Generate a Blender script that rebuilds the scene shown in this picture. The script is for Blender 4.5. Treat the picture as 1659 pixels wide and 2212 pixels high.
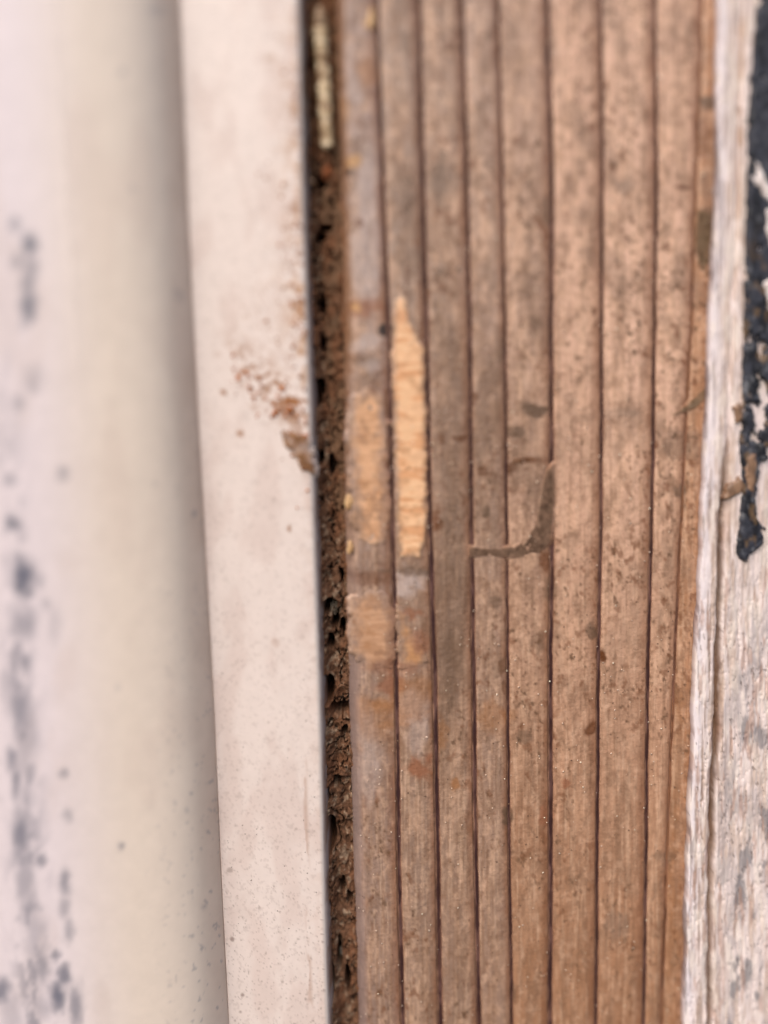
import bpy, math
import numpy as np
from mathutils import Matrix, Vector

# ------------------------------------------------------------------ reset
for o in list(bpy.data.objects):
    bpy.data.objects.remove(o, do_unlink=True)
scn = bpy.context.scene
COL = scn.collection
MM = 0.001

# ------------------------------------------------------------------ camera (all lengths in mm, wall face = XZ plane, camera on -Y)
TILT = math.radians(10.2)
ROLL = math.radians(1.35)
DIST = 70.0
TV = 0.485                 # tan of half the vertical field of view
TH = TV * 0.75
fwd = np.array([0.0, math.cos(TILT), -math.sin(TILT)])
r0 = np.array([1.0, 0.0, 0.0]); u0 = np.array([0.0, math.sin(TILT), math.cos(TILT)])
RGT = r0 * math.cos(ROLL) - u0 * math.sin(ROLL)
UPV = u0 * math.cos(ROLL) + r0 * math.sin(ROLL)
CAM = -DIST * fwd
cd = bpy.data.cameras.new('camera'); cam = bpy.data.objects.new('camera', cd); COL.objects.link(cam)
cd.sensor_fit = 'VERTICAL'; cd.sensor_height = 24.0; cd.lens = 12.0 / TV
cd.clip_start = 0.002; cd.clip_end = 100.0
m = Matrix.Identity(4)
for i in range(3):
    m[i][0] = RGT[i]; m[i][1] = UPV[i]; m[i][2] = -fwd[i]; m[i][3] = CAM[i] * MM
cam.matrix_world = m
cd.dof.use_dof = True
cd.dof.focus_distance = 0.0752
cd.dof.aperture_fstop = 4.6
scn.camera = cam

# ------------------------------------------------------------------ sky, sun, exposure
SUN_EL = math.radians(48); SUN_AZ = math.radians(-28)      # azimuth measured from the wall normal (-Y), negative = left
sun_dir = Vector((math.sin(SUN_AZ) * math.cos(SUN_EL), -math.cos(SUN_AZ) * math.cos(SUN_EL), math.sin(SUN_EL)))
w = bpy.data.worlds.new('World'); scn.world = w; w.use_nodes = True
nt = w.node_tree; nt.nodes.clear()
sky = nt.nodes.new('ShaderNodeTexSky'); sky.sky_type = 'NISHITA'; sky.sun_disc = False
sky.sun_elevation = SUN_EL
sky.sun_rotation = math.atan2(sun_dir.x, sun_dir.y)
sky.air_density = 1.0; sky.dust_density = 4.0; sky.ozone_density = 0.6
bg = nt.nodes.new('ShaderNodeBackground'); bg.inputs[1].default_value = 0.09
wo = nt.nodes.new('ShaderNodeOutputWorld')
nt.links.new(sky.outputs[0], bg.inputs[0]); nt.links.new(bg.outputs[0], wo.inputs[0])
sd = bpy.data.lights.new('sun', 'SUN'); sd.energy = 1.5; sd.angle = math.radians(60); sd.color = (1.0, 0.90, 0.80)
so = bpy.data.objects.new('sun', sd); COL.objects.link(so)
so.rotation_euler = sun_dir.to_track_quat('Z', 'Y').to_euler()
so.location = sun_dir * 2
scn.render.engine = 'CYCLES'
scn.view_settings.view_transform = 'Standard'; scn.view_settings.look = 'None'
scn.view_settings.gamma = 1.0; scn.view_settings.use_curve_mapping = False
scn.view_settings.exposure = 0.70

# ------------------------------------------------------------------ helpers
def W(px, py, h):
    """point of the plane that stands h mm proud of the lip face, seen at (px, py) of a 1659 x 2212 picture"""
    px = np.asarray(px, float); py = np.asarray(py, float); h = np.asarray(h, float)
    a = (px - 829.5) / 829.5 * TH; b = -(py - 1106.0) / 1106.0 * TV
    d = [a * RGT[i] + b * UPV[i] + fwd[i] for i in range(3)]
    t = (-h - CAM[1]) / d[1]
    return CAM[0] + t * d[0], -h + 0 * t, CAM[2] + t * d[2]

_tabs = {}
def vnoise(x, y, seed=0):
    if seed not in _tabs:
        _tabs[seed] = np.random.RandomState(seed + 11).rand(256, 256)
    T = _tabs[seed]
    x = np.asarray(x, float) + 1000.37; y = np.asarray(y, float) + 1000.71
    xi = np.floor(x).astype(int); yi = np.floor(y).astype(int)
    fx = x - xi; fy = y - yi
    fx = fx * fx * (3 - 2 * fx); fy = fy * fy * (3 - 2 * fy)
    a = T[xi % 256, yi % 256]; b = T[(xi + 1) % 256, yi % 256]
    c = T[xi % 256, (yi + 1) % 256]; d = T[(xi + 1) % 256, (yi + 1) % 256]
    return (a + (b - a) * fx) * (1 - fy) + (c + (d - c) * fx) * fy

def fbm(x, y, seed=0, oct=4, gain=0.5):
    s = 0; amp = 1.0; tot = 0
    for k in range(oct):
        c, q = math.cos(0.6 + 1.1 * k), math.sin(0.6 + 1.1 * k); f = 2 ** k     # each octave turned, so that no lattice shows
        s = s + amp * vnoise((x * c - y * q) * f, (x * q + y * c) * f, seed + k * 7); tot += amp; amp *= gain
    return s / tot            # about 0..1, mean .5

def sstep(a, b, x):
    t = np.clip((x - a) / (b - a), 0, 1)
    return t * t * (3 - 2 * t)

def rgb(r, g, b):
    v = np.array([r, g, b], float) / 255
    return np.where(v <= 0.04045, v / 12.92, ((v + 0.055) / 1.055) ** 2.4)

def mixc(a, b, t):
    t = np.clip(np.asarray(t, float), 0, 1)[..., None]
    return a * (1 - t) + b * t

class Curve:
    """a long edge given by (y, x) samples; smoothed and carried on straight past the frame"""
    def __init__(self, pts, wob=0.0, seed=0, freq=70.0):
        y = np.array([p[0] for p in pts], float); x = np.array([p[1] for p in pts], float)
        s = (x[-1] - x[0]) / (y[-1] - y[0])
        y = np.concatenate([[-2000], y, [4300]])
        x = np.concatenate([[x[0] + s * (-2000 - y[1])], x, [x[-1] + s * (4300 - y[-2])]])
        g = np.arange(-2000, 4301, 10.0); v = np.interp(g, y, x)
        k = np.exp(-0.5 * (np.arange(-15, 16) / 7.0) ** 2); k /= k.sum()
        v = np.convolve(np.pad(v, 15, mode='edge'), k, 'valid')
        self.g, self.v, self.w, self.s, self.f = g, v, wob, seed, freq
    def __call__(self, y):
        r = np.interp(y, self.g, self.v)
        if self.w:
            y = np.asarray(y, float)
            r = r + self.w * 2 * (fbm(y / self.f, y * 0 + self.s * 3.3, 50 + self.s, 4, 0.6) - 0.5)
        return r

def rows(step=3.0):
    return np.concatenate([np.linspace(-1300, -100, 14), np.arange(-70, 2290, step), np.linspace(2320, 3500, 14)])

def grid_mesh(name, X, Y, Z, C, mat, parent=None, origin=(0, 0, 0), keep=None, smooth=True):
    n, m_ = X.shape
    co = np.stack([X - origin[0], Y - origin[1], Z - origin[2]], -1).reshape(-1, 3) * MM
    idx = np.arange(n * m_).reshape(n, m_)
    q = np.stack([idx[:-1, :-1], idx[1:, :-1], idx[1:, 1:], idx[:-1, 1:]], -1).reshape(-1, 4)
    if keep is not None:
        q = q[keep.reshape(-1)]
        used = np.unique(q); re = -np.ones(n * m_, int); re[used] = np.arange(len(used))
        q = re[q]; co = co[used]; C = C.reshape(-1, 3)[used]
    return raw_mesh(name, co, q, C.reshape(-1, 3), mat, parent, origin, smooth)

def raw_mesh(name, co, q, C, mat, parent, origin, smooth=True):
    me = bpy.data.meshes.new(name)
    k = q.shape[1]
    me.vertices.add(len(co)); me.vertices.foreach_set('co', co.astype(np.float32).ravel())
    me.loops.add(q.size); me.loops.foreach_set('vertex_index', q.astype(np.int32).ravel())
    me.polygons.add(len(q)); me.polygons.foreach_set('loop_start', np.arange(0, q.size, k, dtype=np.int32))
    me.polygons.foreach_set('use_smooth', np.full(len(q), smooth))
    me.update(calc_edges=True); me.validate()
    a = me.color_attributes.new('Col', 'FLOAT_COLOR', 'POINT')
    a.data.foreach_set('color', np.concatenate([np.clip(C, 0.003, 0.9), np.ones((len(co), 1))], 1).astype(np.float32).ravel())
    me.materials.append(mat)
    o = bpy.data.objects.new(name, me); COL.objects.link(o)
    if parent is not None:
        o.parent = parent
    else:
        o.location = Vector(origin) * MM
    return o

def thing(name, label, cat, loc, group=None):
    o = bpy.data.objects.new(name, None); COL.objects.link(o); o.empty_display_size = 0.005
    o.location = Vector(loc) * MM; tag(o, label, cat, group)
    return o

def tag(o, label, cat=None, group=None, kind=None):
    o['label'] = label
    if cat: o['category'] = cat
    if group: o['group'] = group
    if kind: o['kind'] = kind
    return o

# ------------------------------------------------------------------ materials (vertex-carried stain shapes times node noise)
def material(name, rough=0.6, spec=0.4, grain=(2500, 2500, 2500), var=0.25, bump=0.3, bdist=0.05, grain2=None, rvar=0.1, sss=0.0):
    mt = bpy.data.materials.new(name); mt.use_nodes = True
    t = mt.node_tree; N = t.nodes; L = t.links
    b = N['Principled BSDF']
    b.inputs['Specular IOR Level'].default_value = spec
    at = N.new('ShaderNodeAttribute'); at.attribute_name = 'Col'
    tc = N.new('ShaderNodeTexCoord'); mp = N.new('ShaderNodeMapping'); mp.inputs['Scale'].default_value = grain
    L.new(tc.outputs['Object'], mp.inputs['Vector'])
    n1 = N.new('ShaderNodeTexNoise'); n1.inputs['Scale'].default_value = 1.0; n1.inputs['Detail'].default_value = 5; n1.inputs['Roughness'].default_value = 0.65
    L.new(mp.outputs[0], n1.inputs['Vector'])
    mr = N.new('ShaderNodeMapRange'); mr.inputs['From Min'].default_value = 0.25; mr.inputs['From Max'].default_value = 0.75
    mr.inputs['To Min'].default_value = 1 - var; mr.inputs['To Max'].default_value = 1 + var * 0.7
    L.new(n1.outputs['Fac'], mr.inputs['Value'])
    mx = N.new('ShaderNodeVectorMath'); mx.operation = 'SCALE'
    L.new(at.outputs['Color'], mx.inputs[0]); L.new(mr.outputs[0], mx.inputs['Scale'])
    L.new(mx.outputs[0], b.inputs['Base Color'])
    n2 = N.new('ShaderNodeTexNoise'); n2.inputs['Detail'].default_value = 4; n2.inputs['Scale'].default_value = 1.0
    mp2 = N.new('ShaderNodeMapping'); mp2.inputs['Scale'].default_value = grain2 or grain
    L.new(tc.outputs['Object'], mp2.inputs['Vector']); L.new(mp2.outputs[0], n2.inputs['Vector'])
    bp = N.new('ShaderNodeBump'); bp.inputs['Strength'].default_value = bump; bp.inputs['Distance'].default_value = bdist * MM
    L.new(n2.outputs['Fac'], bp.inputs['Height']); L.new(bp.outputs[0], b.inputs['Normal'])
    rr = N.new('ShaderNodeMapRange'); rr.inputs['To Min'].default_value = rough - rvar; rr.inputs['To Max'].default_value = rough + rvar
    L.new(n1.outputs['Fac'], rr.inputs['Value']); L.new(rr.outputs[0], b.inputs['Roughness'])
    return mt

M_frame = material('frame_coating', 0.32, 0.8, (900, 900, 900), 0.05, 0.3, 0.05, (2600, 2600, 2600))
M_dirt = material('packed_dirt', 0.9, 0.2, (3500, 3500, 3500), 0.55, 0.8, 0.12, (5000, 5000, 5000))
M_wood = material('weathered_wood', 0.36, 0.65, (3000, 3000, 420), 0.15, 0.8, 0.06, (3000, 3000, 3800))
M_late = material('latewood', 0.6, 0.3, (3500, 3500, 500), 0.3, 0.5, 0.05, (3500, 3500, 700))
M_fresh = material('fresh_wood', 0.35, 0.6, (1200, 1200, 2600), 0.10, 0.3, 0.04, (1500, 1500, 3600))
M_paint = material('peeling_paint', 0.55, 0.35, (2400, 2400, 700), 0.10, 0.3, 0.05, (3200, 3200, 1300))
M_black = material('black_paint', 0.5, 0.35, (2200, 2200, 1300), 0.5, 0.7, 0.08, (3000, 3000, 1500))
M_stem = material('dry_stem', 0.35, 0.5, (1500, 1500, 3500), 0.25, 0.7, 0.1, (2000, 2000, 3000))
M_mud = material('dried_mud', 0.85, 0.2, (3000, 3000, 3000), 0.35, 0.6, 0.08)
M_wall = material('wall_render', 0.9, 0.2, (300, 300, 300), 0.2, 0.4, 0.2)

# ------------------------------------------------------------------ edges traced along the strips (y, x)
E_corner = Curve([(0, 387), (500, 407), (1000, 433), (1500, 460), (2000, 482), (2212, 494)])
E_lip = Curve([(0, 645), (450, 655), (1000, 674), (1500, 691), (2000, 702), (2212, 708)])
E_wood = Curve([(0, 725), (700, 742), (1100, 744), (1450, 752), (1800, 762), (2212, 774)], 3.0, 1, 60)
LINES = [
    Curve([(0, 813), (366, 825), (731, 841), (1097, 847), (1462, 856), (1837, 861), (2212, 870)], 1.5, 2),
    Curve([(0, 904), (366, 912), (731, 921), (1097, 927), (1462, 939), (1837, 945), (2212, 951)], 1.5, 3),
    Curve([(0, 998), (366, 1008), (731, 1015), (1097, 1018), (1462, 1023), (1837, 1027), (2212, 1035)], 1.5, 4),
    Curve([(0, 1075), (366, 1085), (731, 1091), (1097, 1095), (1462, 1097), (1837, 1100), (2212, 1106)], 1.8, 5),
    Curve([(0, 1182), (366, 1192), (731, 1190), (1097, 1193), (1462, 1188), (1837, 1190), (2212, 1188)], 2.2, 6),
    Curve([(0, 1298), (366, 1302), (731, 1300), (1097, 1299), (1462, 1293), (1837, 1290), (2212, 1287)], 1.8, 7),
    Curve([(0, 1415), (366, 1419), (731, 1414), (1097, 1409), (1462, 1399), (1837, 1396), (2212, 1390)], 1.8, 8),
    Curve([(0, 1518), (366, 1505), (731, 1492), (1097, 1473), (1462, 1456), (1837, 1441), (2212, 1429)], 2.0, 9),
]
E_right = Curve([(0, 1553), (366, 1551), (731, 1536), (1097, 1519), (1462, 1502), (1837, 1488), (2212, 1478)], 3.0, 10, 90)
E_crack = Curve([(0, 1610), (600, 1596), (1000, 1570), (1128, 1558), (1462, 1553), (1837, 1538), (2212, 1533)], 5.0, 11, 60)
E_black = Curve([(0, 1637), (366, 1616), (731, 1606), (1100, 1601), (2212, 1590)], 5.0, 12, 30)

def wood_h(px, py):
    """height of the board face: slightly tilted away to the right"""
    s = (px - E_wood(py)) / (E_right(py) - E_wood(py))
    return -0.6 - 2.2 * s

def blob(px, py, x, y, rx, ry, seed=0, rough=0.7, ang=0.0, e0=0.45, e1=1.15):
    """0..1 mask of an irregular spot"""
    dx, dy = px - x, py - y
    if ang:
        c, s = math.cos(ang), math.sin(ang); dx, dy = dx * c + dy * s, -dx * s + dy * c
    d = np.sqrt((dx / rx) ** 2 + (dy / ry) ** 2)
    d = d + rough * (fbm(px / (0.6 * rx + 4), py / (0.6 * ry + 4), 90 + seed, 3) - 0.5) * 1.6
    return 1 - sstep(e0, e1, d)

# ------------------------------------------------------------------ wall behind everything
nv = 12
gx, gz = np.meshgrid(np.linspace(-260, 260, nv), np.linspace(-260, 260, nv))
wl = grid_mesh('wall', gx, gx * 0 + 16, gz, np.zeros((nv, nv, 3)) + rgb(120, 105, 92), M_wall)
tag(wl, 'dark wall behind the frame and the boards', kind='structure')

# ------------------------------------------------------------------ window frame: rounded moulding + flat lip
frame = thing('window_frame', 'cream white frame with a rounded moulding and a flat lip, specked with mildew and rust', 'window frame', (-18, 16, 0))
O = (-18, 16, 0)
py = rows(4.0)
# rounded moulding: rises steeply from the corner and rolls over to a flat face on the left
oo = 20 * np.linspace(0, 1, 150) ** 1.7
off = np.concatenate([[0.0, 0.0], oo, np.array([23, 28, 36, 50, 75, 75.0])])
hh = np.concatenate([[-14.0, -0.2], 2.6 * (1 - np.exp(-oo / 1.2)) + 2.6 * np.sin(oo / 20 * math.pi / 2), 5.2 + np.array([0, 0, 0, 0, -.2, -20.0])])
cx, cy, cz = W(E_corner(py), py, 0.0)
X = cx[:, None] - off[None, :]; Hh = hh[None, :] + 0 * X; Z = cz[:, None] + 0 * X
# picture-like parameters for the stains: where the points fall on the face
def project(X, Y, Z):
    v = np.stack([X - CAM[0], Y - CAM[1], Z - CAM[2]], -1)
    dz = v @ fwd; return 829.5 + (v @ RGT) / dz / TH * 829.5, 1106 - (v @ UPV) / dz / TV * 1106
PX, PY = project(X, -Hh, Z)
C = np.zeros(X.shape + (3,)) + rgb(236, 221, 208)
C = mixc(C, rgb(238, 226, 230), sstep(230, 10, PX - (PY - 300) * 0.05))  # lavender sky light on the left face, put into the colour
C = mixc(C, rgb(190, 164, 146), 0.6 * sstep(-70, 8, PX - E_corner(PY)) * (0.5 + 0.9 * fbm(PX / 60, PY / 90, 5)))  # brown grime by the corner, with the corner's shade painted in too
C = mixc(C, rgb(214, 194, 183), 0.25 * sstep(0.5, 0.75, fbm(PX / 90, PY / 220, 6)))
mil = np.zeros(X.shape)
spots = [(32, 484, 12, 14, .5), (64, 530, 14, 22, .75), (38, 565, 12, 14, .5), (66, 600, 16, 40, .55), (62, 660, 18, 34, .7), (40, 870, 12, 16, .35),
         (72, 820, 18, 26, .3), (137, 1022, 13, 14, .4), (20, 1032, 14, 14, .4), (28, 1128, 13, 15, .75), (50, 1245, 22, 34, .9), (58, 1275, 14, 18, .6),
         (85, 1256, 10, 14, .35), (46, 1345, 26, 32, .5), (55, 1430, 13, 16, .6), (100, 1305, 10, 12, .25), (25, 1480, 20, 40, .35), (42, 1530, 16, 50, .6),
         (60, 1600, 26, 50, .35), (28, 1640, 12, 22, .6), (35, 1690, 10, 26, .6), (60, 1710, 20, 30, .35), (48, 1800, 20, 50, .7), (55, 1900, 16, 40, .45),
         (88, 1855, 10, 12, .6), (62, 1960, 14, 40, .4), (75, 2020, 20, 50, .35), (92, 2090, 16, 26, .55), (140, 1905, 11, 22, .6), (138, 1960, 10, 18, .4), (148, 2010, 10, 24, .5),
         (120, 2065, 9, 12, .6), (140, 2105, 13, 18, .7), (126, 2150, 18, 26, .8), (5, 2140, 14, 26, .7), (165, 2170, 12, 40, .6), (80, 2170, 26, 30, .35), (30, 2200, 24, 40, .3),
         (138, 1670, 9, 10, .4), (147, 1760, 10, 14, .35), (262, 1829, 8, 9, .85), (263, 156, 9, 9, .55), (285, 410, 9, 9, .25), (255, 1485, 9, 9, .2), (120, 1350, 14, 30, .2),
         (403, 1750, 6, 7, .4), (440, 1960, 7, 7, .4), (420, 1110, 7, 8, .6), (335, 1045, 7, 9, .3), (385, 640, 14, 14, .3), (340, 20, 20, 14, .3)]
for i, (x, y, rx, ry, s) in enumerate(spots):
    if x > 200: s = s * 0.6; rx *= 0.8; ry *= 0.8
    mil = np.maximum(mil, min(1.0, s * 1.15) * blob(PX, PY, x, y, rx * 1.45, ry * 1.5, i % 6, 0.6, 0.0, 0.15, 1.35))
band = np.exp(-((PX - 30 - (PY - 1300) * 0.05) / 38.0) ** 2) * sstep(400, 1700, PY)
mil = np.maximum(mil, band * sstep(0.42, 0.66, fbm(PX / 22, PY / 50, 8, 4, 0.6)) * 0.65)
mil = np.maximum(mil, 0.5 * sstep(0.74, 0.82, fbm(PX / 9, PY / 9, 9, 2)) * sstep(-200, -20, PX - E_corner(PY)) * sstep(600, 2200, PY))
C = mixc(C, rgb(112, 114, 130), mil)
# faint raised moulding line
rid = np.exp(-((PX - 138 - 0.068 * (PY - 350)) / 5.0) ** 2)
Hh = Hh + 0.035 * rid * sstep(1150, 500, PY) * (np.arange(X.shape[1])[None, :] > 10) + 0.06 * (fbm(PX / 120, PY / 300, 12) - 0.5)
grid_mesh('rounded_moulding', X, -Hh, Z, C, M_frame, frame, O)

# flat lip: face, rounded right edge, side that drops into the gap
py = rows(2.6)
s = np.concatenate([[-0.002, 0.0, 0.006], np.linspace(0.02, 0.965, 108)])
x0 = E_corner(py)[:, None] + 1.0; x1 = E_lip(py)[:, None]
px = x0 + (x1 - x0) * s[None, :]; P = py[:, None] + 0 * px
H = np.concatenate([[-3.0, -0.04, 0.0], np.zeros(108)])[None, :] + 0.02 * (fbm(px / 50, P / 160, 21) - 0.5)
H = H + 0.05 * np.sin(np.pi * s)[None, :]
X, Y, Z = W(px, P, 0.0)
Y = -H
C = np.zeros(px.shape + (3,)) + rgb(235, 221, 215)
C = mixc(C, rgb(224, 206, 199), sstep(0.45, 0.7, fbm(px / 45, P / 110, 22)) * 0.7)
rust = np.zeros(px.shape)
dr = px - x1                                               # distance from the lip's edge
n1 = fbm(px / 11, P / 11, 23, 2); n2 = fbm(px / 5, P / 6, 24, 2)
near = np.exp(dr / 26.0)
dens = 0.8 * np.exp(-((P - 330) / 380) ** 2) + 1.0 * np.exp(-((P - 700) / 160) ** 2) + 0.1
rust = np.maximum(rust, near * dens * sstep(0.48, 0.62, n1) * 1.1)
fan = np.exp(-((P - 830 - (dr + 90) * 0.8) / 60) ** 2) * sstep(-215, -130, dr)     # fan of crumbs spreading left
rust = np.maximum(rust, fan * sstep(0.52, 0.62, n1) * (0.7 + 0.4 * sstep(-140, -20, dr)))
rust = np.maximum(rust, 0.35 * np.exp(-((P - 700) / 110) ** 2) * np.exp(-((dr + 90) / 70) ** 2) * sstep(0.58, 0.68, n2))
for i, (x, y, rx, ry, st) in enumerate([(580, 125, 16, 10, .5), (625, 490, 13, 8, .6), (637, 452, 13, 12, .8), (630, 300, 10, 10, .4), (516, 937, 11, 11, .85), (484, 846, 8, 8, .9),
        (625, 1142, 5, 10, .8), (595, 1388, 11, 12, .25), (594, 1385, 4, 4, .3), (555, 812, 11, 8, .8), (600, 806, 10, 8, .6), (575, 845, 14, 12, .7), (612, 880, 22, 16, .8), (628, 905, 20, 16, .75),
        (590, 870, 10, 8, .7), (550, 880, 8, 8, .5), (500, 740, 18, 12, .3), (640, 930, 14, 20, .6), (470, 765, 10, 8, .25), (620, 690, 10, 14, .3)]):
    rust = np.maximum(rust, st * blob(px, P, x, y, rx, ry, i % 5, 0.8))
rust = np.maximum(rust, 0.4 * np.exp(-((dr + 36) / 5) ** 2) * sstep(0.58, 0.66, fbm(px / 12, P / 60, 25, 3)) * sstep(1450, 1560, P))
C = mixc(C, rgb(158, 104, 60), rust * (0.95 + 0.4 * (n2 - 0.5)))
C = mixc(C, rgb(196, 148, 100), 0.7 * near * dens * sstep(0.45, 0.6, fbm(px / 16, P / 22, 26, 2)))
dark = 0.7 * sstep(0.74, 0.84, fbm(px / 3.6, P / 3.6, 27, 2)) * sstep(1300, 2200, P) + 0.22 * sstep(0.66, 0.76, fbm(px / 6, P / 6, 28, 2))
for (x, y, r, st) in [(502, 2028, 6, .9), (497, 1880, 7, .6), (520, 2185, 4, .8), (524, 2150, 5, .9), (592, 1078, 5, .5), (700, 2140, 5, .7), (560, 1960, 4, .6), (610, 2120, 4, .6), (640, 1790, 4, .5), (580, 1560, 4, .5)]:
    dark = np.maximum(dark, st * blob(px, P, x, y, r, r, 2, 0.6))
C = mixc(C, rgb(110, 80, 68), dark * 0.7)
# edge columns: rounding, then the side going down and slightly inwards
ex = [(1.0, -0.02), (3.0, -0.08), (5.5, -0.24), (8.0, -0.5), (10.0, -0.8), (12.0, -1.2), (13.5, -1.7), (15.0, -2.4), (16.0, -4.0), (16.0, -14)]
Xs = [X]; Ys = [Y]; Zs = [Z]; Cs = [C]
pp = py[:, None]
for k, (d, h) in enumerate(ex):
    a, b, c = W(x1 - (x1 - x0) * 0.035 + d + 6.0, pp, 0.0)
    Xs.append(a); Ys.append(-h + 0 * a); Zs.append(c)
    g = fbm(pp / 40 + k * 0.3, pp * 0 + k * 0.5, 29, 3)
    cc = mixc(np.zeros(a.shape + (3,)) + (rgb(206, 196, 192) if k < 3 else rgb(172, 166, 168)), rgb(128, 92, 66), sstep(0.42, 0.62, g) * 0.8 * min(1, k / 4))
    Cs.append(cc)
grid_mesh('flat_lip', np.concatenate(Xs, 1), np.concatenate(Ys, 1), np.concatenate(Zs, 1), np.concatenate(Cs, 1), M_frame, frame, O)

# ------------------------------------------------------------------ dirt packed into the gap
py = np.concatenate([np.linspace(-1300, -100, 40), np.arange(-70, 2290, 2.0), np.linspace(2320, 3500, 40)])
s = np.linspace(0, 1, 80)
x0 = E_lip(py)[:, None] - 12; x1 = E_wood(py)[:, None] + 45
px = x0 + (x1 - x0) * s[None, :]; P = py[:, None] + 0 * px
X, Y, Z = W(px, P, -2.8)
wrp = 10 * (fbm(px / 18, P / 25, 30, 3) - 0.5)
n = fbm((px + wrp) / 14, (P + wrp) / 20, 31, 5, 0.62)
cr = np.abs(fbm((px + 2 * wrp) / 34, (P + wrp) / 46, 32, 4, 0.6) - 0.5)
crack = 1 - sstep(0.0, 0.018, cr)
lump = fbm(px / 30, P / 60, 33, 2)
# the seam shifts: dirt sits lower at the lip's side, heaps up against the board
H = -2.1 + 0.8 * (lump - 0.5) + 0.8 * (n - 0.5) - 1.6 * crack + 0.6 * s[None, :]
seam = np.interp(P, [0, 300, 600, 900, 1060, 1200, 1400, 2212], [692, 694, 700, 712, 722, 745, 757, 778]) + 8 * (fbm(P / 30, P * 0, 38, 3) - 0.5)
ledge = sstep(-5, 5, px - seam)
H = H - 0.25 * sstep(900, 200, P)
H = H + 0.9 * sstep(36, 10, px - E_lip(P))
H = H * (1 - ledge) + ledge * (-1.6 + 0.4 * (n - 0.5) - 0.5 * crack)
pits = [(690, 985, 9, 17), (714, 1300, 12, 14), (727, 1330, 6, 18), (712, 1480, 10, 26), (733, 1518, 17, 10), (718, 1380, 7, 14), (716, 1780, 9, 34), (709, 1700, 7, 12),
        (700, 395, 7, 16), (697, 515, 9, 10), (706, 495, 14, 6), (692, 835, 8, 18), (700, 740, 6, 16), (688, 860, 7, 12), (745, 1565, 6, 9), (738, 1668, 14, 6), (727, 1676, 10, 5),
        (742, 1345, 6, 16), (740, 1230, 5, 12), (757, 1920, 6, 10), (742, 1895, 5, 14), (715, 2075, 8, 40), (735, 2040, 5, 26), (752, 2100, 5, 22), (712, 2150, 7, 20), (720, 1000, 6, 20), (700, 660, 6, 20)]
pit = np.zeros(px.shape)
for i, (x, y, rx, ry) in enumerate(pits):
    pit = np.maximum(pit, blob(px, P, x, y, rx * 1.2, ry * 1.2, i % 6, 0.8))
H = H - 4.4 * pit * (0.5 + 0.5 * sstep(900, 1250, P)) - 0.25 * sstep(0.68, 0.77, fbm(px / 10, P / 16, 34, 2))
C = np.zeros(px.shape + (3,)) + rgb(116, 84, 64)
C = mixc(C, rgb(162, 138, 116), sstep(0.56, 0.74, fbm(px / 8, P / 10, 35, 3)))
C = mixc(C, rgb(120, 80, 56), sstep(0.50, 0.64, fbm(px / 26, P / 60, 36, 3)) * 0.6)
C = mixc(C, mixc(np.zeros(px.shape + (3,)) + rgb(120, 92, 70), rgb(118, 80, 56), sstep(0.45, 0.6, fbm(px / 22, P / 50, 39, 3))), ledge * 0.8)
C = mixc(C, rgb(88, 62, 46), sstep(0.52, 0.7, fbm(px / 5, P / 7, 37, 2)) * 0.6)
d = grid_mesh('packed_dirt', X, -H, Z, C, M_dirt, None, (0, 0, 0))
tag(d, 'brown crumbly dirt and rotten fibre packed into the gap between frame and board', 'dirt', kind='stuff')

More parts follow.
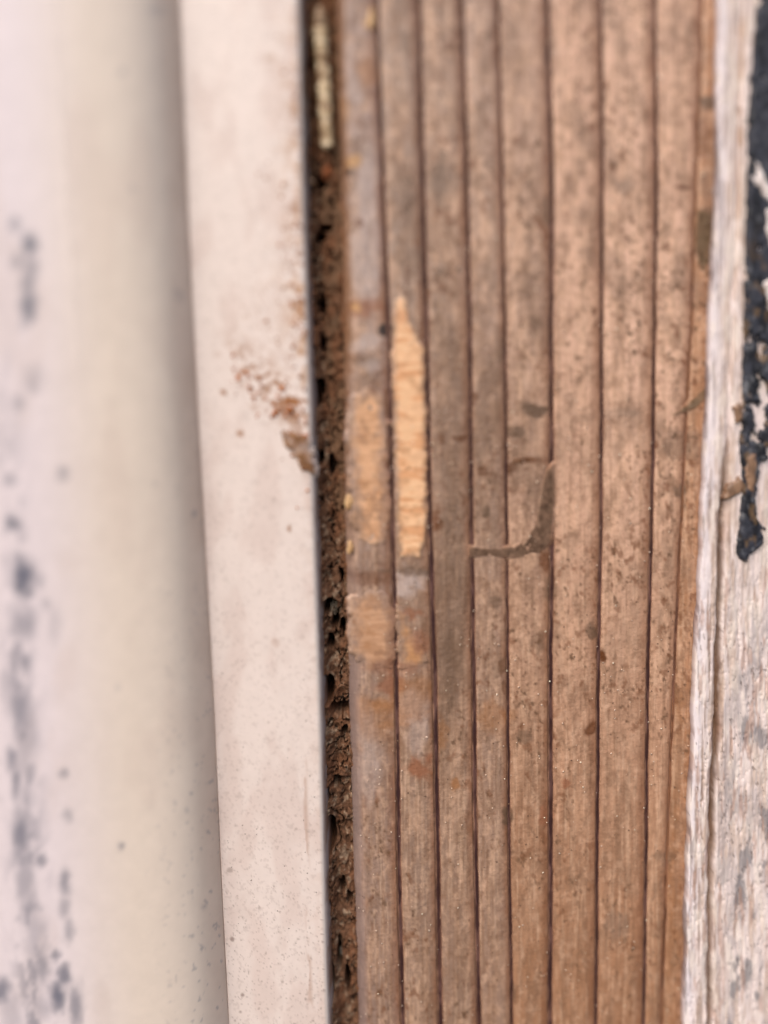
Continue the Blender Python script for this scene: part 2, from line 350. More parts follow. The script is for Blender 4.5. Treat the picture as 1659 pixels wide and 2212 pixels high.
# ------------------------------------------------------------------ the wooden board with its growth rings
board = thing('wooden_board', 'brown weathered softwood board with dark growth ring lines running lengthwise', 'board', (4, 16, 0))
OB = (4, 16, 0)
BASE = [(174, 152, 144), (172, 148, 134), (172, 145, 129), (186, 156, 139), (194, 160, 140), (220, 179, 155), (228, 187, 163), (222, 181, 157), (178, 132, 100)]
HALF = [6.5, 7.5, 6.5, 4.5, 7.0, 5.2, 5.2, 3.6]
py = rows(3.0)
smudge = [  # x, y, rx, ry, strength, colour
    (965, 400, 26, 45, .6, 'g'), (945, 380, 22, 30, .4, 'g'), (1350, 405, 18, 16, .55, 'g'), (1150, 888, 28, 16, .75, 'd'), (1112, 935, 16, 12, .6, 'd'), (1100, 1010, 12, 14, .7, 'b'),
    (1040, 1018, 11, 12, .7, 'b'), (1025, 858, 9, 12, .6, 'b'), (955, 945, 12, 10, .75, 'b'), (992, 948, 12, 10, .7, 'b'), (945, 1130, 12, 24, .6, 'b'), (1185, 460, 14, 26, .5, 'd'),
    (1190, 100, 16, 30, .35, 'd'), (1480, 405, 16, 5, .7, 'b'), (1525, 505, 20, 62, .8, 'd'), (1528, 222, 22, 16, .7, 'd'), (1520, 300, 12, 40, .4, 'b'), (1345, 890, 30, 10, .45, 'g'), (1470, 1060, 14, 16, .6, 'd'),
    (1460, 960, 30, 34, .4, 'd'), (1310, 900, 12, 12, .4, 'g'), (910, 1660, 24, 26, .75, 'r'), (985, 1690, 10, 14, .6, 'o'), (890, 1330, 18, 14, .6, 'r'), (905, 1390, 24, 40, .6, 'r'),
    (850, 1480, 34, 22, .6, 'r'), (855, 1440, 60, 18, .4, 'r'), (820, 1520, 26, 14, .5, 'o'), (870, 1560, 40, 12, .4, 'o'), (950, 1590, 16, 24, .5, 'o'), (1300, 1412, 13, 13, .85, 'b'), (1278, 1365, 14, 18, .6, 'd'),
    (1275, 1575, 12, 14, .7, 'b'), (1222, 1690, 9, 12, .7, 'r'), (1180, 1762, 14, 20, .7, 'r'), (1096, 1765, 10, 16, .7, 'd'), (1060, 1550, 34, 34, .35, 'o'), (1180, 1215, 14, 20, .6, 'b'), (1190, 1270, 14, 22, .55, 'd'),
    (790, 660, 36, 20, .6, 'r'), (770, 665, 10, 12, .8, 'y'), (835, 715, 14, 14, .9, 'k'), (753, 370, 9, 9, .9, 'k'), (764, 350, 14, 14, .8, 'y'), (803, 40, 12, 22, .95, 'y'), (745, 240, 12, 20, .4, 'y'),
    (795, 150, 22, 26, .35, 'o'), (765, 190, 30, 30, .3, 'w'), (790, 400, 26, 130, .45, 'w'), (790, 570, 26, 80, .45, 'w'), (800, 740, 24, 16, .5, 'w'), (775, 480, 8, 8, .6, 'b'), (880, 1260, 30, 30, .6, 'w'), (800, 1245, 60, 18, .45, 'b'),
    (790, 780, 26, 18, .4, 'd'), (780, 1120, 30, 24, .35, 'd'), (900, 1560, 34, 60, .3, 'w'), (800, 1620, 30, 80, .3, 'w'), (1440, 1850, 20, 14, .4, 'd'), (1330, 2000, 20, 40, .5, 'g'), (1110, 2140, 10, 20, .5, 'd'), (1130, 1590, 14, 14, .45, 'd'),
    (880, 90, 16, 26, .3, 'd'), (975, 1330, 40, 260, .38, 'd'), (1060, 960, 60, 200, .25, 'd'), (900, 850, 30, 60, .2, 'd'), (880, 500, 30, 120, .3, 'd'), (970, 820, 34, 160, .25, 'd'), (1160, 640, 24, 150, .25, 'd'), (800, 1560, 60, 50, .3, 'o'), (880, 1500, 50, 40, .35, 'o'), (885, 1232, 42, 12, .55, 'd'), (1170, 1080, 26, 80, .35, 'd'), (1135, 1030, 34, 36, .25, 'd'), (1150, 992, 44, 7, .6, 'b'), (1060, 600, 14, 30, .35, 'g'), (960, 600, 20, 40, .3, 'g'), (1080, 760, 14, 26, .4, 'd'), (975, 1440, 26, 70, .3, 'd'), (1160, 1390, 18, 20, .35, 'd'), (800, 790, 16, 12, .4, 'w'), (770, 750, 18, 14, .4, 'w'), (1055, 80, 8, 10, .5, 'd'), (1050, 230, 20, 14, .3, 'g'), (900, 420, 20, 40, .25, 'g'), (1160, 700, 18, 20, .35, 'd'), (1070, 1300, 10, 12, .5, 'd'), (1050, 1105, 9, 10, .6, 'd'), (1080, 1440, 14, 20, .35, 'd')]
SC = {'g': rgb(124, 106, 94), 'd': rgb(102, 80, 64), 'b': rgb(104, 62, 36), 'r': rgb(150, 100, 74), 'o': rgb(168, 116, 74), 'y': rgb(194, 150, 104), 'k': rgb(66, 54, 50), 'w': rgb(196, 178, 172)}

def wood_colour(px, P, i, u, cl):
    """early wood between two rings: pale, darkening gradually toward the ring on its right"""
    base = rgb(*BASE[i]); C = np.zeros(px.shape + (3,)) + base
    low = sstep(200, 1700, P) * 0.65 if i < 4 else sstep(500, 2250, P) * 0.9
    C = mixc(C, rgb(146, 116, 97) if i < 4 else rgb(160, 116, 85), low)
    C = mixc(C, rgb(132, 98, 74), sstep(0.50, 0.72, fbm(px / 3.2, P / 170, 54 + i, 4, 0.6)) * 0.5)
    C = mixc(C, rgb(228, 192, 164), sstep(0.52, 0.74, fbm(px / 4.2, P / 120, 55 + i, 4, 0.6)) * 0.35)
    C = mixc(C, rgb(222, 180, 150), sstep(0.48, 0.66, fbm(px / 22, P / 110, 41 + i, 5, 0.6)) * 0.4 * (1 - 0.7 * low))
    C = mixc(C, rgb(148, 116, 94), sstep(0.48, 0.75, fbm(px / 20, P / 75, 42 + i, 5, 0.65)) * 0.5)
    C = mixc(C, rgb(130, 98, 76), sstep(0.46, 0.78, fbm(px / 15, P / 24, 43 + i, 5, 0.65)) * 0.62 * (1 - 0.35 * low))
    C = mixc(C, rgb(226, 186, 158), sstep(0.50, 0.78, fbm(px / 11, P / 17, 52 + i, 4, 0.6)) * 0.5 * (1 - 0.5 * low))
    C = mixc(C, rgb(138, 110, 92), sstep(0.50, 0.72, fbm(px / 60, P / 90, 53, 4, 0.6)) * 0.5 * sstep(1900, 900, P))
    spk = (0.3 + 0.7 * sstep(0.40, 0.60, fbm(px / 90, P / 130, 57, 3))) * (1 - 0.35 * low)
    C = mixc(C, rgb(104, 78, 58), sstep(0.64, 0.82, fbm(px / 8, P / 11, 44 + i, 3)) * 1.0 * spk)
    C = mixc(C, rgb(118, 76, 50), sstep(0.64, 0.78, fbm(px / 14, P / 18, 56 + i, 3)) * 0.75 * spk)
    C = mixc(C, rgb(138, 92, 66), sstep(0.66, 1.0, u) ** 1.6 * 0.62 * (0.6 + 0.8 * fbm(P / 60, P * 0 + i, 45, 3)))   # late wood sets in
    C = mixc(C, rgb(128, 88, 70), sstep(0.05, 0.0, u) * 0.4)
    for k, (x, y, rx, ry, st, c) in enumerate(smudge):
        if c == 'g': st = st * 0.65
        if px.min() - rx < x < px.max() + rx:
            C = mixc(C, SC[c], min(1, st * 1.2) * blob(px, P, x, y, rx * 1.25, ry * 1.25, k % 6, 0.9))
    return C

bands = []
edges = [E_wood] + LINES + [E_right]
for i in range(9):
    a = edges[i](py)[:, None] + (HALF[i - 1] * 0.8 if i else 0)
    b = edges[i + 1](py)[:, None] - (HALF[i] * 0.8 if i < 8 else -4)
    wd = float(np.mean(b - a)); nc = max(12, int(wd / 2.6))
    u = np.linspace(0, 1, nc); px = a + (b - a) * u[None, :]; P = py[:, None] + 0 * px
    base = wood_h(px, P); X, Y, Z = W(px, P, base)
    eL = np.exp(-u * wd / 5.0)[None, :]; eR = np.exp(-(1 - u) * wd / 9.0)[None, :]
    d = 0.06 * np.sin(np.pi * u)[None, :] - 0.05 * eL - 0.05 * eR
    if i == 0:
        d = d + 0.30 * eL - 1.3 * np.clip(1 - u * wd / 30, 0, 1)[None, :] ** 2.2
    d = d + 0.09 * (fbm(px / 14, P / 40, 46 + i, 4, 0.6) - 0.5) + 0.03 * (fbm(px / 4, P / 9, 47 + i, 2) - 0.5)
    C = wood_colour(px, P, i, u[None, :] + 0 * px, None)
    if i == 0:
        C = mixc(C, rgb(150, 130, 126), sstep(30, 8, (px - a)) * sstep(900, 1500, P) * 0.8)
        C = mixc(C, rgb(140, 100, 70), sstep(26, 4, (px - a)) * sstep(1300, 700, P) * 0.7)
    Hh = base + d
    # skirts down to the back
    X = np.concatenate([X[:, :1], X, X[:, -1:]], 1); Z = np.concatenate([Z[:, :1], Z, Z[:, -1:]], 1)
    sk = np.full((len(py), 1), -12.0); Hh = np.concatenate([sk, Hh, sk], 1); C = np.concatenate([C[:, :1], C, C[:, -1:]], 1)
    bands.append(grid_mesh('growth_band', X, -Hh, Z, C, M_wood, board, OB))
for i, L in enumerate(LINES):
    c = L(py)[:, None]
    hw = HALF[i] * (0.84 + 0.3 * (fbm(py / 50, py * 0 + i * 2.0, 60, 3) - 0.5))[:, None]
    u = np.linspace(-1, 1, 9); px = c + hw * u[None, :]; P = py[:, None] + 0 * px
    base = wood_h(px, P); X, Y, Z = W(px, P, base)
    d = -0.13 + 0.03 * np.exp(-(u / 0.5) ** 2)[None, :] + 0.06 * (fbm(px / 6, P / 16, 61, 3) - 0.5)
    dk = rgb(62, 38, 38) if i < 7 else rgb(136, 94, 68)
    C = np.zeros(px.shape + (3,)) + dk
    C = mixc(C, rgb(126, 92, 84), sstep(0.5, 0.7, fbm(px / 8, P / 45, 62 + i, 3)) * 0.5)
    wv = 0.9 * (fbm(px / 9, P / 26, 64 + i, 4, 0.6) - 0.5)
    C = mixc(C, rgb(152, 114, 92), sstep(0.30, 1.15, np.abs(u[None, :] - 0.15) + wv))
    C = mixc(C, rgb(70, 42, 34), sstep(0.55, 0.7, fbm(px / 14, P / 30, 63 + i, 2)) * 0.5)
    grid_mesh('latewood_line', X, -(base + d), Z, C, M_late, board, OB)

# ------------------------------------------------------------------ thin irregular pieces lying on a surface
def poly_sd(px, py, poly):
    """signed distance to a polygon, positive inside"""
    pts = np.array(poly, float); n = len(pts); best = np.full(px.shape, 1e9); ins = np.zeros(px.shape, bool)
    for i in range(n):
        x1, y1 = pts[i]; x2, y2 = pts[(i + 1) % n]
        dx, dy = x2 - x1, y2 - y1; t = np.clip(((px - x1) * dx + (py - y1) * dy) / (dx * dx + dy * dy + 1e-9), 0, 1)
        best = np.minimum(best, np.hypot(px - x1 - t * dx, py - y1 - t * dy))
        cond = ((y1 > py) != (y2 > py)) & (px < (x2 - x1) * (py - y1) / (y2 - y1 + 1e-12) + x1); ins ^= cond
    return np.where(ins, best, -best)

def patch(name, poly, hfun, colour, mat, parent=None, thick=0.15, edge=6.0, wob=5.0, freq=12.0, step=2.0, seed=70, sink=0.25, holes=None, origin=None, rip=0.0):
    xs = [p[0] for p in poly]; ys = [p[1] for p in poly]
    gx, gy = np.meshgrid(np.arange(min(xs) - 8, max(xs) + 8 + step, step), np.arange(min(ys) - 8, max(ys) + 8 + step, step))
    sd_ = poly_sd(gx, gy, poly) + wob * 2 * (fbm(gx / freq, gy / freq, seed, 3, 0.6) - 0.5)
    if holes is not None: sd_ = np.minimum(sd_, holes(gx, gy))
    base = hfun(gx, gy); X, Y, Z = W(gx, gy, base)
    d = thick * sstep(-2, edge, sd_) - sink * sstep(1.0, -3.0, sd_) + 0.35 * thick * (fbm(gx / 8, gy / 8, seed + 3, 3) - 0.5)
    if rip: d = d + rip * (fbm(gx / 30, gy / 7, seed + 4, 3) - 0.5)
    k = (sd_[:-1, :-1] > -2.5) | (sd_[1:, 1:] > -2.5) | (sd_[1:, :-1] > -2.5) | (sd_[:-1, 1:] > -2.5)
    C = colour(gx, gy, sd_)
    if origin is None:
        a, b, c = W(np.mean(xs), np.mean(ys), hfun(np.array(np.mean(xs)), np.array(np.mean(ys)))); origin = (float(a), float(b), float(c))
    return grid_mesh(name, X, -(base + d), Z, C, mat, parent, origin, k)

def board_colour(px, P):
    C = np.zeros(px.shape + (3,)) + rgb(150, 110, 84)
    for i in range(9):
        a = edges[i](P); b = edges[i + 1](P); mk = (px >= a) & (px <= b)
        if mk.any():
            C[mk] = wood_colour(px, P, i, np.clip((px - a) / (b - a), 0, 1), None)[mk]
    return C
def torn_h(px, py): return wood_h(px, py) + 0.05
def fresh_col(a, b, seed, soft):
    def f(gx, gy, sd_):
        C = np.zeros(gx.shape + (3,)) + rgb(*a)
        C = mixc(C, rgb(*b), sstep(0.45, 0.65, fbm(gx / 40, gy / 11, seed, 4)) * 0.8)
        C = mixc(C, rgb(176, 126, 86), sstep(0.56, 0.72, fbm(gx / 20, gy / 16, seed + 1, 3)) * 0.4)
        C = mixc(C, rgb(150, 112, 88), sstep(0.54, 0.7, fbm(gx / 18, gy / 24, seed + 2, 4, 0.6)) * (0.15 if soft < 20 else 0.5))
        return mixc(board_colour(gx, gy), C, sstep(-2, soft, sd_ + soft * 0.8 * (fbm(gx / 9, gy / 14, seed + 3, 4) - 0.5)))
    return f
FRESH = [([(852, 648), (868, 632), (880, 648), (889, 690), (905, 735), (917, 740), (921, 900), (924, 1050), (922, 1160), (908, 1205), (862, 1205), (856, 1100), (850, 900), (848, 760)], (246, 198, 156), (222, 162, 116)),
         ([(762, 850), (800, 835), (828, 842), (836, 900), (838, 1000), (842, 1080), (838, 1170), (790, 1190), (762, 1130), (754, 1000), (750, 910)], (226, 178, 140), (204, 156, 120)),
         ([(750, 1296), (790, 1276), (838, 1284), (850, 1320), (854, 1410), (842, 1440), (792, 1446), (756, 1410)], (202, 158, 126), (184, 140, 108)),
         ([(858, 1310), (884, 1330), (912, 1390), (930, 1430), (904, 1450), (860, 1446)], (206, 156, 112), (188, 138, 98))]
for i, (pl, a, b) in enumerate(FRESH):
    o = patch('torn_fibre_patch', pl, torn_h, fresh_col(a, b, 75 + i, 14 if i == 0 else 34), M_fresh, bands[(0, 1)[i in (0, 3)]], 0.04, 14, 5 if i == 0 else 11, 14 if i == 0 else 24, 2.0, 80 + i, 0.2, None, OB, 0.03)
    o['label'] = 'pale orange patch of freshly torn wood fibre'

# ------------------------------------------------------------------ painted board on the right
pb = thing('painted_board', 'weathered board at the right with peeling white paint, cracks and black paint remains', 'painted board', (26, 16, 0))
OP = (26, 16, 0)
py = rows(2.8)
q = np.concatenate([[-1.5, -1.0, 0.0, 1.2, 3.0], np.arange(5.5, 200, 2.5), np.linspace(210, 420, 24), np.linspace(460, 1500, 14)])
e = E_right(py)[:, None]; wob = 8 * (fbm(py / 60, py * 0 + 5, 99, 4, 0.5) - 0.5)[:, None]; px = e + q[None, :] + wob * np.exp(-np.clip(q, 0, 1e9) / 5.0)[None, :]; P = py[:, None] + 0 * px
LIPH = -1.9
base = LIPH + 0 * px
X, Y, Z = W(px, P, base)
ck = E_crack(py)[:, None]; dc = px - ck
Q = q[None, :] + 0 * px
d = np.zeros(px.shape)
d = d - 10 * (Q < -1.2) - 0.8 * ((Q >= -1.2) & (Q < -0.5)) - 0.10 * ((Q >= -0.5) & (Q < 0.6)) - 0.02 * ((Q >= 0.6) & (Q < 2))
ridge = 0.06 * np.exp(-((Q - 14) / 12) ** 2) - 0.15 * np.exp(-((Q - 44 - 8 * (fbm(P / 50, P * 0, 100, 2) - .5)) / 5) ** 2)
crk = np.exp(-(dc / (4.5 + 5 * (fbm(P / 40, P * 0 + 9, 101, 3) - 0.4))) ** 2) * sstep(820, 1120, P)
fib = fbm(px / 5, P / 70, 102, 4, 0.6); fl = fbm(px / 16, P / 45, 103, 4, 0.6)
d = d + (ridge + 0.14 * (fib - 0.5) + 0.16 * (fl - 0.5)) * sstep(2, 10, Q) - 0.7 * crk - 0.004 * np.clip(Q - 60, 0, 1e9)
pk = 1 - sstep(0.0, 0.03, np.abs(fbm(px / 10, P / 60, 104, 3) - 0.5))
d = d - 0.08 * pk * sstep(4, 10, Q) * sstep(900, 1500, P)
C = np.zeros(px.shape + (3,)) + rgb(236, 221, 218)
C = mixc(C, rgb(230, 222, 228), sstep(30, 6, Q) * 0.8)
C = mixc(C, rgb(150, 122, 106), sstep(0.50 - 0.04 * sstep(900, 1400, P), 0.66, fbm(px / 3.6, P / 130, 114, 4, 0.6)) * 0.8 * sstep(4, 14, Q) * sstep(120, 50, Q))
C = mixc(C, rgb(206, 184, 170), sstep(0.48, 0.66, fbm(px / 9, P / 80, 105, 4)) * 0.7 * sstep(10, 30, Q))
C = mixc(C, rgb(238, 226, 218), sstep(0.5, 0.7, fbm(px / 14, P / 50, 106, 3)) * 0.6)
C = mixc(C, rgb(190, 178, 178), sstep(0.48, 0.66, fbm(px / 34, P / 90, 107, 5, 0.55)) * 0.6 * sstep(1100, 1500, P) * sstep(0, 20, dc))
C = mixc(C, rgb(124, 122, 128), sstep(0.54, 0.68, fbm(px / 28, P / 70, 108, 5, 0.6)) * 0.75 * sstep(1150, 1700, P) * sstep(10, 50, dc))
C = mixc(C, rgb(182, 146, 130), sstep(0.58, 0.72, fbm(px / 9, P / 60, 109, 4)) * 0.55 * sstep(900, 1300, P))
C = mixc(C, rgb(86, 70, 62), sstep(0.74, 0.80, fbm(px / 7, P / 13, 110, 3)) * 0.55 * sstep(1000, 1500, P))
C = mixc(C, rgb(126, 112, 114), 0.7 * sstep(0.50, 0.64, fbm(px / 4, P / 110, 111, 3, 0.5)) * sstep(24, 2, Q))
C = mixc(C, rgb(176, 140, 112), 0.75 * np.exp(-((px - ck + 4) / 7) ** 2) * sstep(1000, 300, P) * sstep(0.4, 0.6, fbm(px / 20, P / 60, 112, 2)))
C = mixc(C, rgb(116, 84, 58), crk * 0.85)
C = mixc(C, rgb(110, 70, 48), (Q < -0.5) * 0.5)
grid_mesh('paint_lip', X, -(base + d), Z, C, M_paint, pb, OP)

def pb_h(px, py):
    return LIPH + 0.10 - 0.004 * np.clip(px - E_right(py) - 60, 0, 1e9)
def black_col(gx, gy, sd_):
    C = np.zeros(gx.shape + (3,)) + rgb(60, 62, 72)
    C = mixc(C, rgb(38, 39, 46), sstep(0.45, 0.62, fbm(gx / 18, gy / 40, 120, 3)))
    C = mixc(C, rgb(120, 122, 128), sstep(0.60, 0.70, fbm(gx / 10, gy / 22, 121, 4, 0.6)) * 0.7 * (0.4 + 0.6 * sstep(500, 900, gy)))
    C = mixc(C, rgb(120, 96, 70), sstep(0.62, 0.72, fbm(gx / 14, gy / 26, 122, 3)) * 0.7 * sstep(450, 700, gy))
    return C
def black_holes(gx, gy):
    # worn through to the white below, more and more towards the lower right
    f = fbm(gx / 20, gy / 42, 123, 4, 0.6)
    return (0.74 - 0.20 * sstep(450, 1000, gy) * sstep(1610, 1650, gx) - f) * 60
bp_ = patch('black_paint', [(1642, -700), (1638, 0), (1626, 100), (1620, 200), (1616, 330), (1613, 430), (1611, 560), (1609, 660), (1605, 760), (1605, 830), (1600, 900), (1598, 960), (1603, 1010),
            (1604, 1060), (1601, 1100), (1598, 1150), (1591, 1168), (1593, 1200), (1612, 1213), (1622, 1196), (1650, 1178), (1653, 1142), (1637, 1122), (1633, 1066), (1642, 1000), (1700, 965), (1860, 900), (1900, -700)],
            pb_h, black_col, M_black, pb, 0.22, 5, 6, 14, 2.6, 124, 0.3, black_holes, OP)
bp_['label'] = 'black worn paint layer'
def white_col(gx, gy, sd_):
    C = np.zeros(gx.shape + (3,)) + rgb(238, 228, 226)
    return mixc(C, rgb(206, 190, 182), sstep(0.5, 0.7, fbm(gx / 10, gy / 16, 126, 3)) * 0.6)
def pb_h2(px, py): return pb_h(px, py) + 0.22
for i, pl in enumerate([[(1628, 348), (1636, 362), (1634, 385), (1622, 382), (1630, 398), (1642, 405), (1650, 428), (1668, 440), (1690, 436), (1688, 408), (1660, 398), (1650, 378), (1640, 356)],
                        [(1655, 452), (1690, 446), (1694, 530), (1664, 536), (1656, 500)], [(1648, 610), (1690, 590), (1700, 660), (1662, 668)]]):
    o = patch('white_paint_flake', pl, pb_h2, white_col, M_paint, bp_, 0.16, 4, 3.5, 8, 1.8, 130 + i, 0.3, None, OP)
    o['label'] = 'white paint flake on the black paint'
def chip_col(gx, gy, sd_):
    C = np.zeros(gx.shape + (3,)) + rgb(156, 124, 100)
    C = mixc(C, rgb(120, 94, 76), sstep(0.45, 0.65, fbm(gx / 6, gy / 26, 136, 3)) * 0.8)
    return mixc(C, rgb(110, 78, 56), sstep(4, -1, sd_) * 0.6)
for i, (pl, hf) in enumerate([([(1614, 982), (1634, 978), (1637, 1010), (1628, 1062), (1616, 1058), (1610, 1020)], pb_h2), ([(1572, 1050), (1596, 1030), (1612, 1046), (1608, 1062), (1572, 1078), (1562, 1080)], pb_h), ([(1584, 880), (1596, 868), (1606, 886), (1604, 910), (1590, 914)], pb_h)]):
    o = patch('bare_wood_chip', pl, hf, chip_col, M_wood, pb, 0.07, 6, 5, 9, 1.6, 140 + i, 0.3, None, OP)
    o['label'] = 'tan chip of bare wood'

# ------------------------------------------------------------------ dried mud smears on the board
def mud_h(px, py): return wood_h(px, py) + 0.05
def mud_col(a, b, on_board=True):
    def f(gx, gy, sd_):
        C = np.zeros(gx.shape + (3,)) + rgb(*a)
        C = mixc(C, rgb(*b), sstep(0.42, 0.62, fbm(gx / 9, gy / 12, 150, 4)))
        under = board_colour(gx, gy) if on_board else np.zeros(gx.shape + (3,)) + rgb(222, 206, 199)
        return mixc(under, C, (0.7 + 0.3 * sstep(0.3, 0.5, fbm(gx / 14, gy / 14, 151, 3))) * sstep(-2, 6, sd_ + 3 * (fbm(gx / 10, gy / 10, 152, 3) - 0.5)))
    return f
SM = [([(1012, 1180), (1080, 1184), (1112, 1179), (1140, 1158), (1158, 1122), (1168, 1070), (1178, 1020), (1196, 1000), (1199, 1110), (1191, 1172), (1165, 1197), (1120, 1206), (1060, 1205), (1012, 1202)], (112, 88, 72), (92, 70, 56), 'grey brown mud smear curving like a hook across two growth rings'),
      ([(1108, 990), (1150, 984), (1166, 988), (1162, 1000), (1128, 1000), (1112, 1004)], (118, 82, 58), (96, 66, 48), 'short brown mud streak above the hooked mud smear'),
      ([(1448, 895), (1482, 874), (1510, 846), (1530, 832), (1530, 856), (1508, 880), (1480, 890), (1456, 902)], (124, 104, 84), (104, 84, 64), 'slanting grey mud smear by the peeling white edge'),
      ([(1508, 450), (1536, 462), (1538, 560), (1522, 592), (1506, 570), (1504, 500)], (112, 92, 72), (92, 74, 56), 'dark mud patch tucked against the upper peeling edge')]
for i, (pl, a, b, lab) in enumerate(SM):
    o = patch('mud_smear', pl, mud_h, mud_col(a, b), M_mud, None, 0.03, 12, 1.0, 20, 2.0, 155 + i, 0.12)
    tag(o, lab, 'mud', 'mud smears on the board')

# brown mud lump caught on the lip's edge
def flat_h(px, py): return 0 * px + 0.02
def lip_h(px, py): return 0.03 - 0.02 * np.clip(px - E_lip(py), 0, 60)
o = patch('mud_lump', [(604, 928), (640, 926), (668, 950), (682, 1000), (684, 1030), (660, 1022), (636, 992), (616, 968)], lip_h, mud_col((150, 112, 82), (122, 86, 60), False), M_mud, None, 0.14, 12, 9, 9, 1.8, 165, 0.2)
tag(o, 'rust brown mud lump caught on the edge of the flat white lip', 'mud')

# ------------------------------------------------------------------ loose bits: dry stem, wood chips, clods, crumbs
def stem():
    n, k = 150, 14
    t = np.linspace(0, 1, n); y = 14 + 308 * t; x = 690 + 18 * t + 3 * (fbm(t * 4, t * 0, 170, 2) - 0.5)
    cx, cy_, cz = W(x, y, -1.0)
    rad = 0.40 * (1 + 0.7 * (fbm(t * 26, t * 0 + 3, 171, 3) - 0.5)) * (0.35 + 0.65 * sstep(0, 0.10, t)) * (1 - 0.5 * sstep(0.97, 1, t))
    a = np.linspace(0, 2 * np.pi, k + 1)
    R = rad[:, None] * (1 + 0.25 * (fbm(np.cos(a)[None, :] * 2 + t[:, None] * 30, np.sin(a)[None, :] * 2 + 0 * t[:, None], 172, 2) - 0.5))
    X = cx[:, None] + R * np.cos(a)[None, :]; Y = cy_[:, None] + R * np.sin(a)[None, :] * 0.8; Z = cz[:, None] + 0 * R
    P = y[:, None] + 0 * R; A_ = a[None, :] * 8 + 0 * R
    C = np.zeros(R.shape + (3,)) + rgb(196, 172, 136)
    C = mixc(C, rgb(140, 108, 78), sstep(0.40, 0.66, fbm(A_ / 14, P / 20, 173, 4)) * 0.85)
    C = mixc(C, rgb(232, 214, 184), sstep(0.55, 0.7, fbm(A_ / 10, P / 14, 174, 2)) * 0.6)
    C = mixc(C, rgb(112, 82, 58), sstep(110, 10, P) * 0.7)
    og = (float(cx[0]), float(cy_[0]), float(cz[0]))
    return grid_mesh('dry_stem', X, Y, Z, C, M_stem, None, og)
tag(stem(), 'pale dry plant stem lying in the upper end of the dirt filled gap', 'stem')

def lump(name, px, py, h, r, mat, ca, cb, seed, stretch=(1, 1, 1), label=None, cat=None, group=None, n=14):
    """an irregular crumb: a closed noisy ball"""
    a = np.linspace(0, 2 * np.pi, 2 * n + 1); b = np.linspace(0.02, np.pi - 0.02, n)
    bb, aa = np.meshgrid(b, a, indexing='ij')
    dx, dy, dz = np.sin(bb) * np.cos(aa), np.sin(bb) * np.sin(aa), np.cos(bb)
    nz = fbm(dx * 1.8 + dz * 0.9 + seed, dy * 1.8 - dz * 1.1 + seed * 2, 180 + seed % 9, 4, 0.65)
    rr = r * (0.25 + 1.5 * nz)
    x, y, z = W(px, py, h)
    C = np.zeros(aa.shape + (3,)) + rgb(*ca); C = mixc(C, rgb(*cb), sstep(0.4, 0.62, fbm(dx * 4 + seed, dy * 4 + dz * 3, 190, 3)))
    og = (float(x), float(y), float(z))
    o = grid_mesh(name, x + rr * dx * stretch[0], y + rr * dy * stretch[1], z + rr * dz * stretch[2], C, mat, None, og)
    if label: tag(o, label, cat, group)
    return o
CH = [(803, 40, 7, 20, 'amber wood chip near the top of the first growth ring line'), (754, 1085, 9, 16, 'pale yellow wood chip slanting over the board edge beside the dirt'),
      (757, 1182, 7, 15, 'small yellow wood chip on the board edge below the slanting chip')]
for i, (x, y, rx, ry, lab) in enumerate(CH):
    lump('wood_chip', x, y, float(wood_h(np.array(float(x)), np.array(float(y)))) + (0.0 if i else 0.1), 0.24, M_fresh, (216, 180, 134), (180, 138, 98), 200 + i, (rx / 9, 0.22, ry / 9), lab, 'wood chip', 'wood chips on the board edge')

rs = np.random.RandomState(5)
CL = [(735, 1492, .60, (190, 176, 158), 'pale grey crumbly clod just above the large black hole in the gap'),
      (722, 1312, .45, (180, 164, 144), 'grey clod in the gap beside the pale orange torn patch below the middle'),
      (726, 1186, .52, (156, 96, 64), 'rust red clod in the gap left of the small yellow wood chip'),
      (712, 1095, .45, (174, 156, 136), 'grey crumbly clod in the gap left of the slanting yellow chip'),
      (730, 1590, .55, (150, 114, 86), 'brown clod in the gap just below the large black hole'),
      (738, 1940, .55, (164, 142, 118), 'tan clod in the lower gap where the fill widens'),
      (746, 2050, .50, (168, 158, 146), 'smooth grey clod near the lower end of the gap'),
      (706, 372, .45, (160, 98, 64), 'reddish clod wedged right under the tip of the dry stem')]
for i, (x, y, r, c, lab) in enumerate(CL):
    c2 = tuple(int(v * 0.72) for v in c)
    lump('dirt_clod', x, y, -2.7 if i < 7 else -1.5, r * 0.75, M_dirt, c, c2, 300 + i, (0.8, 0.6, 1.3), lab, 'dirt clod', 'dirt clods in the gap', 18)

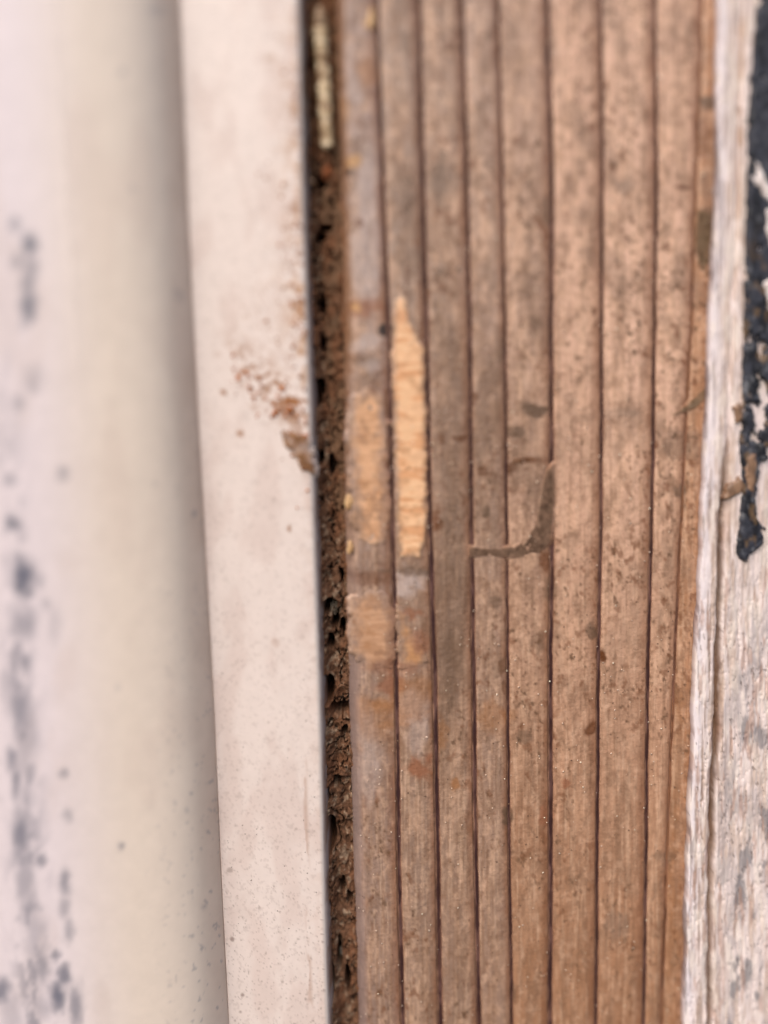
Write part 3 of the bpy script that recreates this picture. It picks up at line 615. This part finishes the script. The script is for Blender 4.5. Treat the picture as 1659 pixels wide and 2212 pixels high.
# loose crumbs on the white lip, dust and added glint grains on the board: too many and too small to count
def crumbs(name, pts, mat, label):
    vs, qs, cs = [], [], []; base = 0
    ico = np.array([(0, 0, 1), (.9, 0, .3), (.28, .85, .3), (-.73, .53, .3), (-.73, -.53, .3), (.28, -.85, .3), (.5, .5, -.5), (-.6, .2, -.5), (.1, -.7, -.5)])
    tri = np.array([(0, 1, 2), (0, 2, 3), (0, 3, 4), (0, 4, 5), (0, 5, 1), (1, 6, 2), (2, 7, 3), (3, 7, 4), (4, 8, 5), (5, 8, 1), (2, 6, 7), (1, 8, 6), (4, 7, 8)])
    for (x, y, h, r, c) in pts:
        X_, Y_, Z_ = W(x, y, h)
        v = ico * r * (0.6 + 0.8 * rs.rand(9, 1)); 
        vs.append(np.stack([X_ + v[:, 0], Y_ - v[:, 2] * 0.6, Z_ + v[:, 1]], -1)); qs.append(tri + base); base += 9
        cs.append(np.tile(c * (0.7 + 0.6 * rs.rand()), (9, 1)))
    o = raw_mesh(name, np.concatenate(vs) * MM, np.concatenate(qs), np.concatenate(cs), mat, None, (0, 0, 0), True)
    return tag(o, label, 'crumbs', kind='stuff')
pts = []
for k in range(90):
    t = rs.rand(); dx = -abs(rs.normal(0, 1)) * 40; y = 700 + rs.normal(0, 1) * 160 if k % 3 else rs.uniform(0, 1100)
    x = float(E_lip(y)) + dx - 3
    pts.append((x, y, 0.04, rs.uniform(0.04, 0.13), rgb(166, 104, 56)))
for k in range(60):
    dx = -rs.uniform(10, 170); y = 930 + dx * 0.75 + rs.normal(0, 26)
    pts.append((float(E_lip(y)) + dx, y, 0.04, rs.uniform(0.06, 0.20), rgb(166, 98, 48)))
for k in range(70):
    y = rs.uniform(1300, 2250); x = rs.uniform(float(E_corner(y)) + 8, float(E_lip(y)) - 5)
    pts.append((x, y, 0.03, rs.uniform(0.02, 0.06), rgb(90, 70, 60)))
crumbs('soil_crumbs', pts, M_mud, 'rust brown soil crumbs scattered over the flat white lip')
pts = []
for k in range(1000):
    y = rs.uniform(-20, 2230); x = rs.uniform(float(E_wood(y)) + 5, float(E_right(y)) - 5)
    pts.append((x, y, float(wood_h(np.array(x), np.array(y))) + 0.08, rs.uniform(0.02, 0.07), rgb(*[(236, 214, 194), (232, 206, 184), (110, 84, 64)][k % 3])))  # pale grains imitate bright glints on the wood, dark ones are dust
crumbs('glint_dust_grains', pts, M_stem, 'pale grains standing in for glints, with fine dust and fibre ends, over the wooden board')
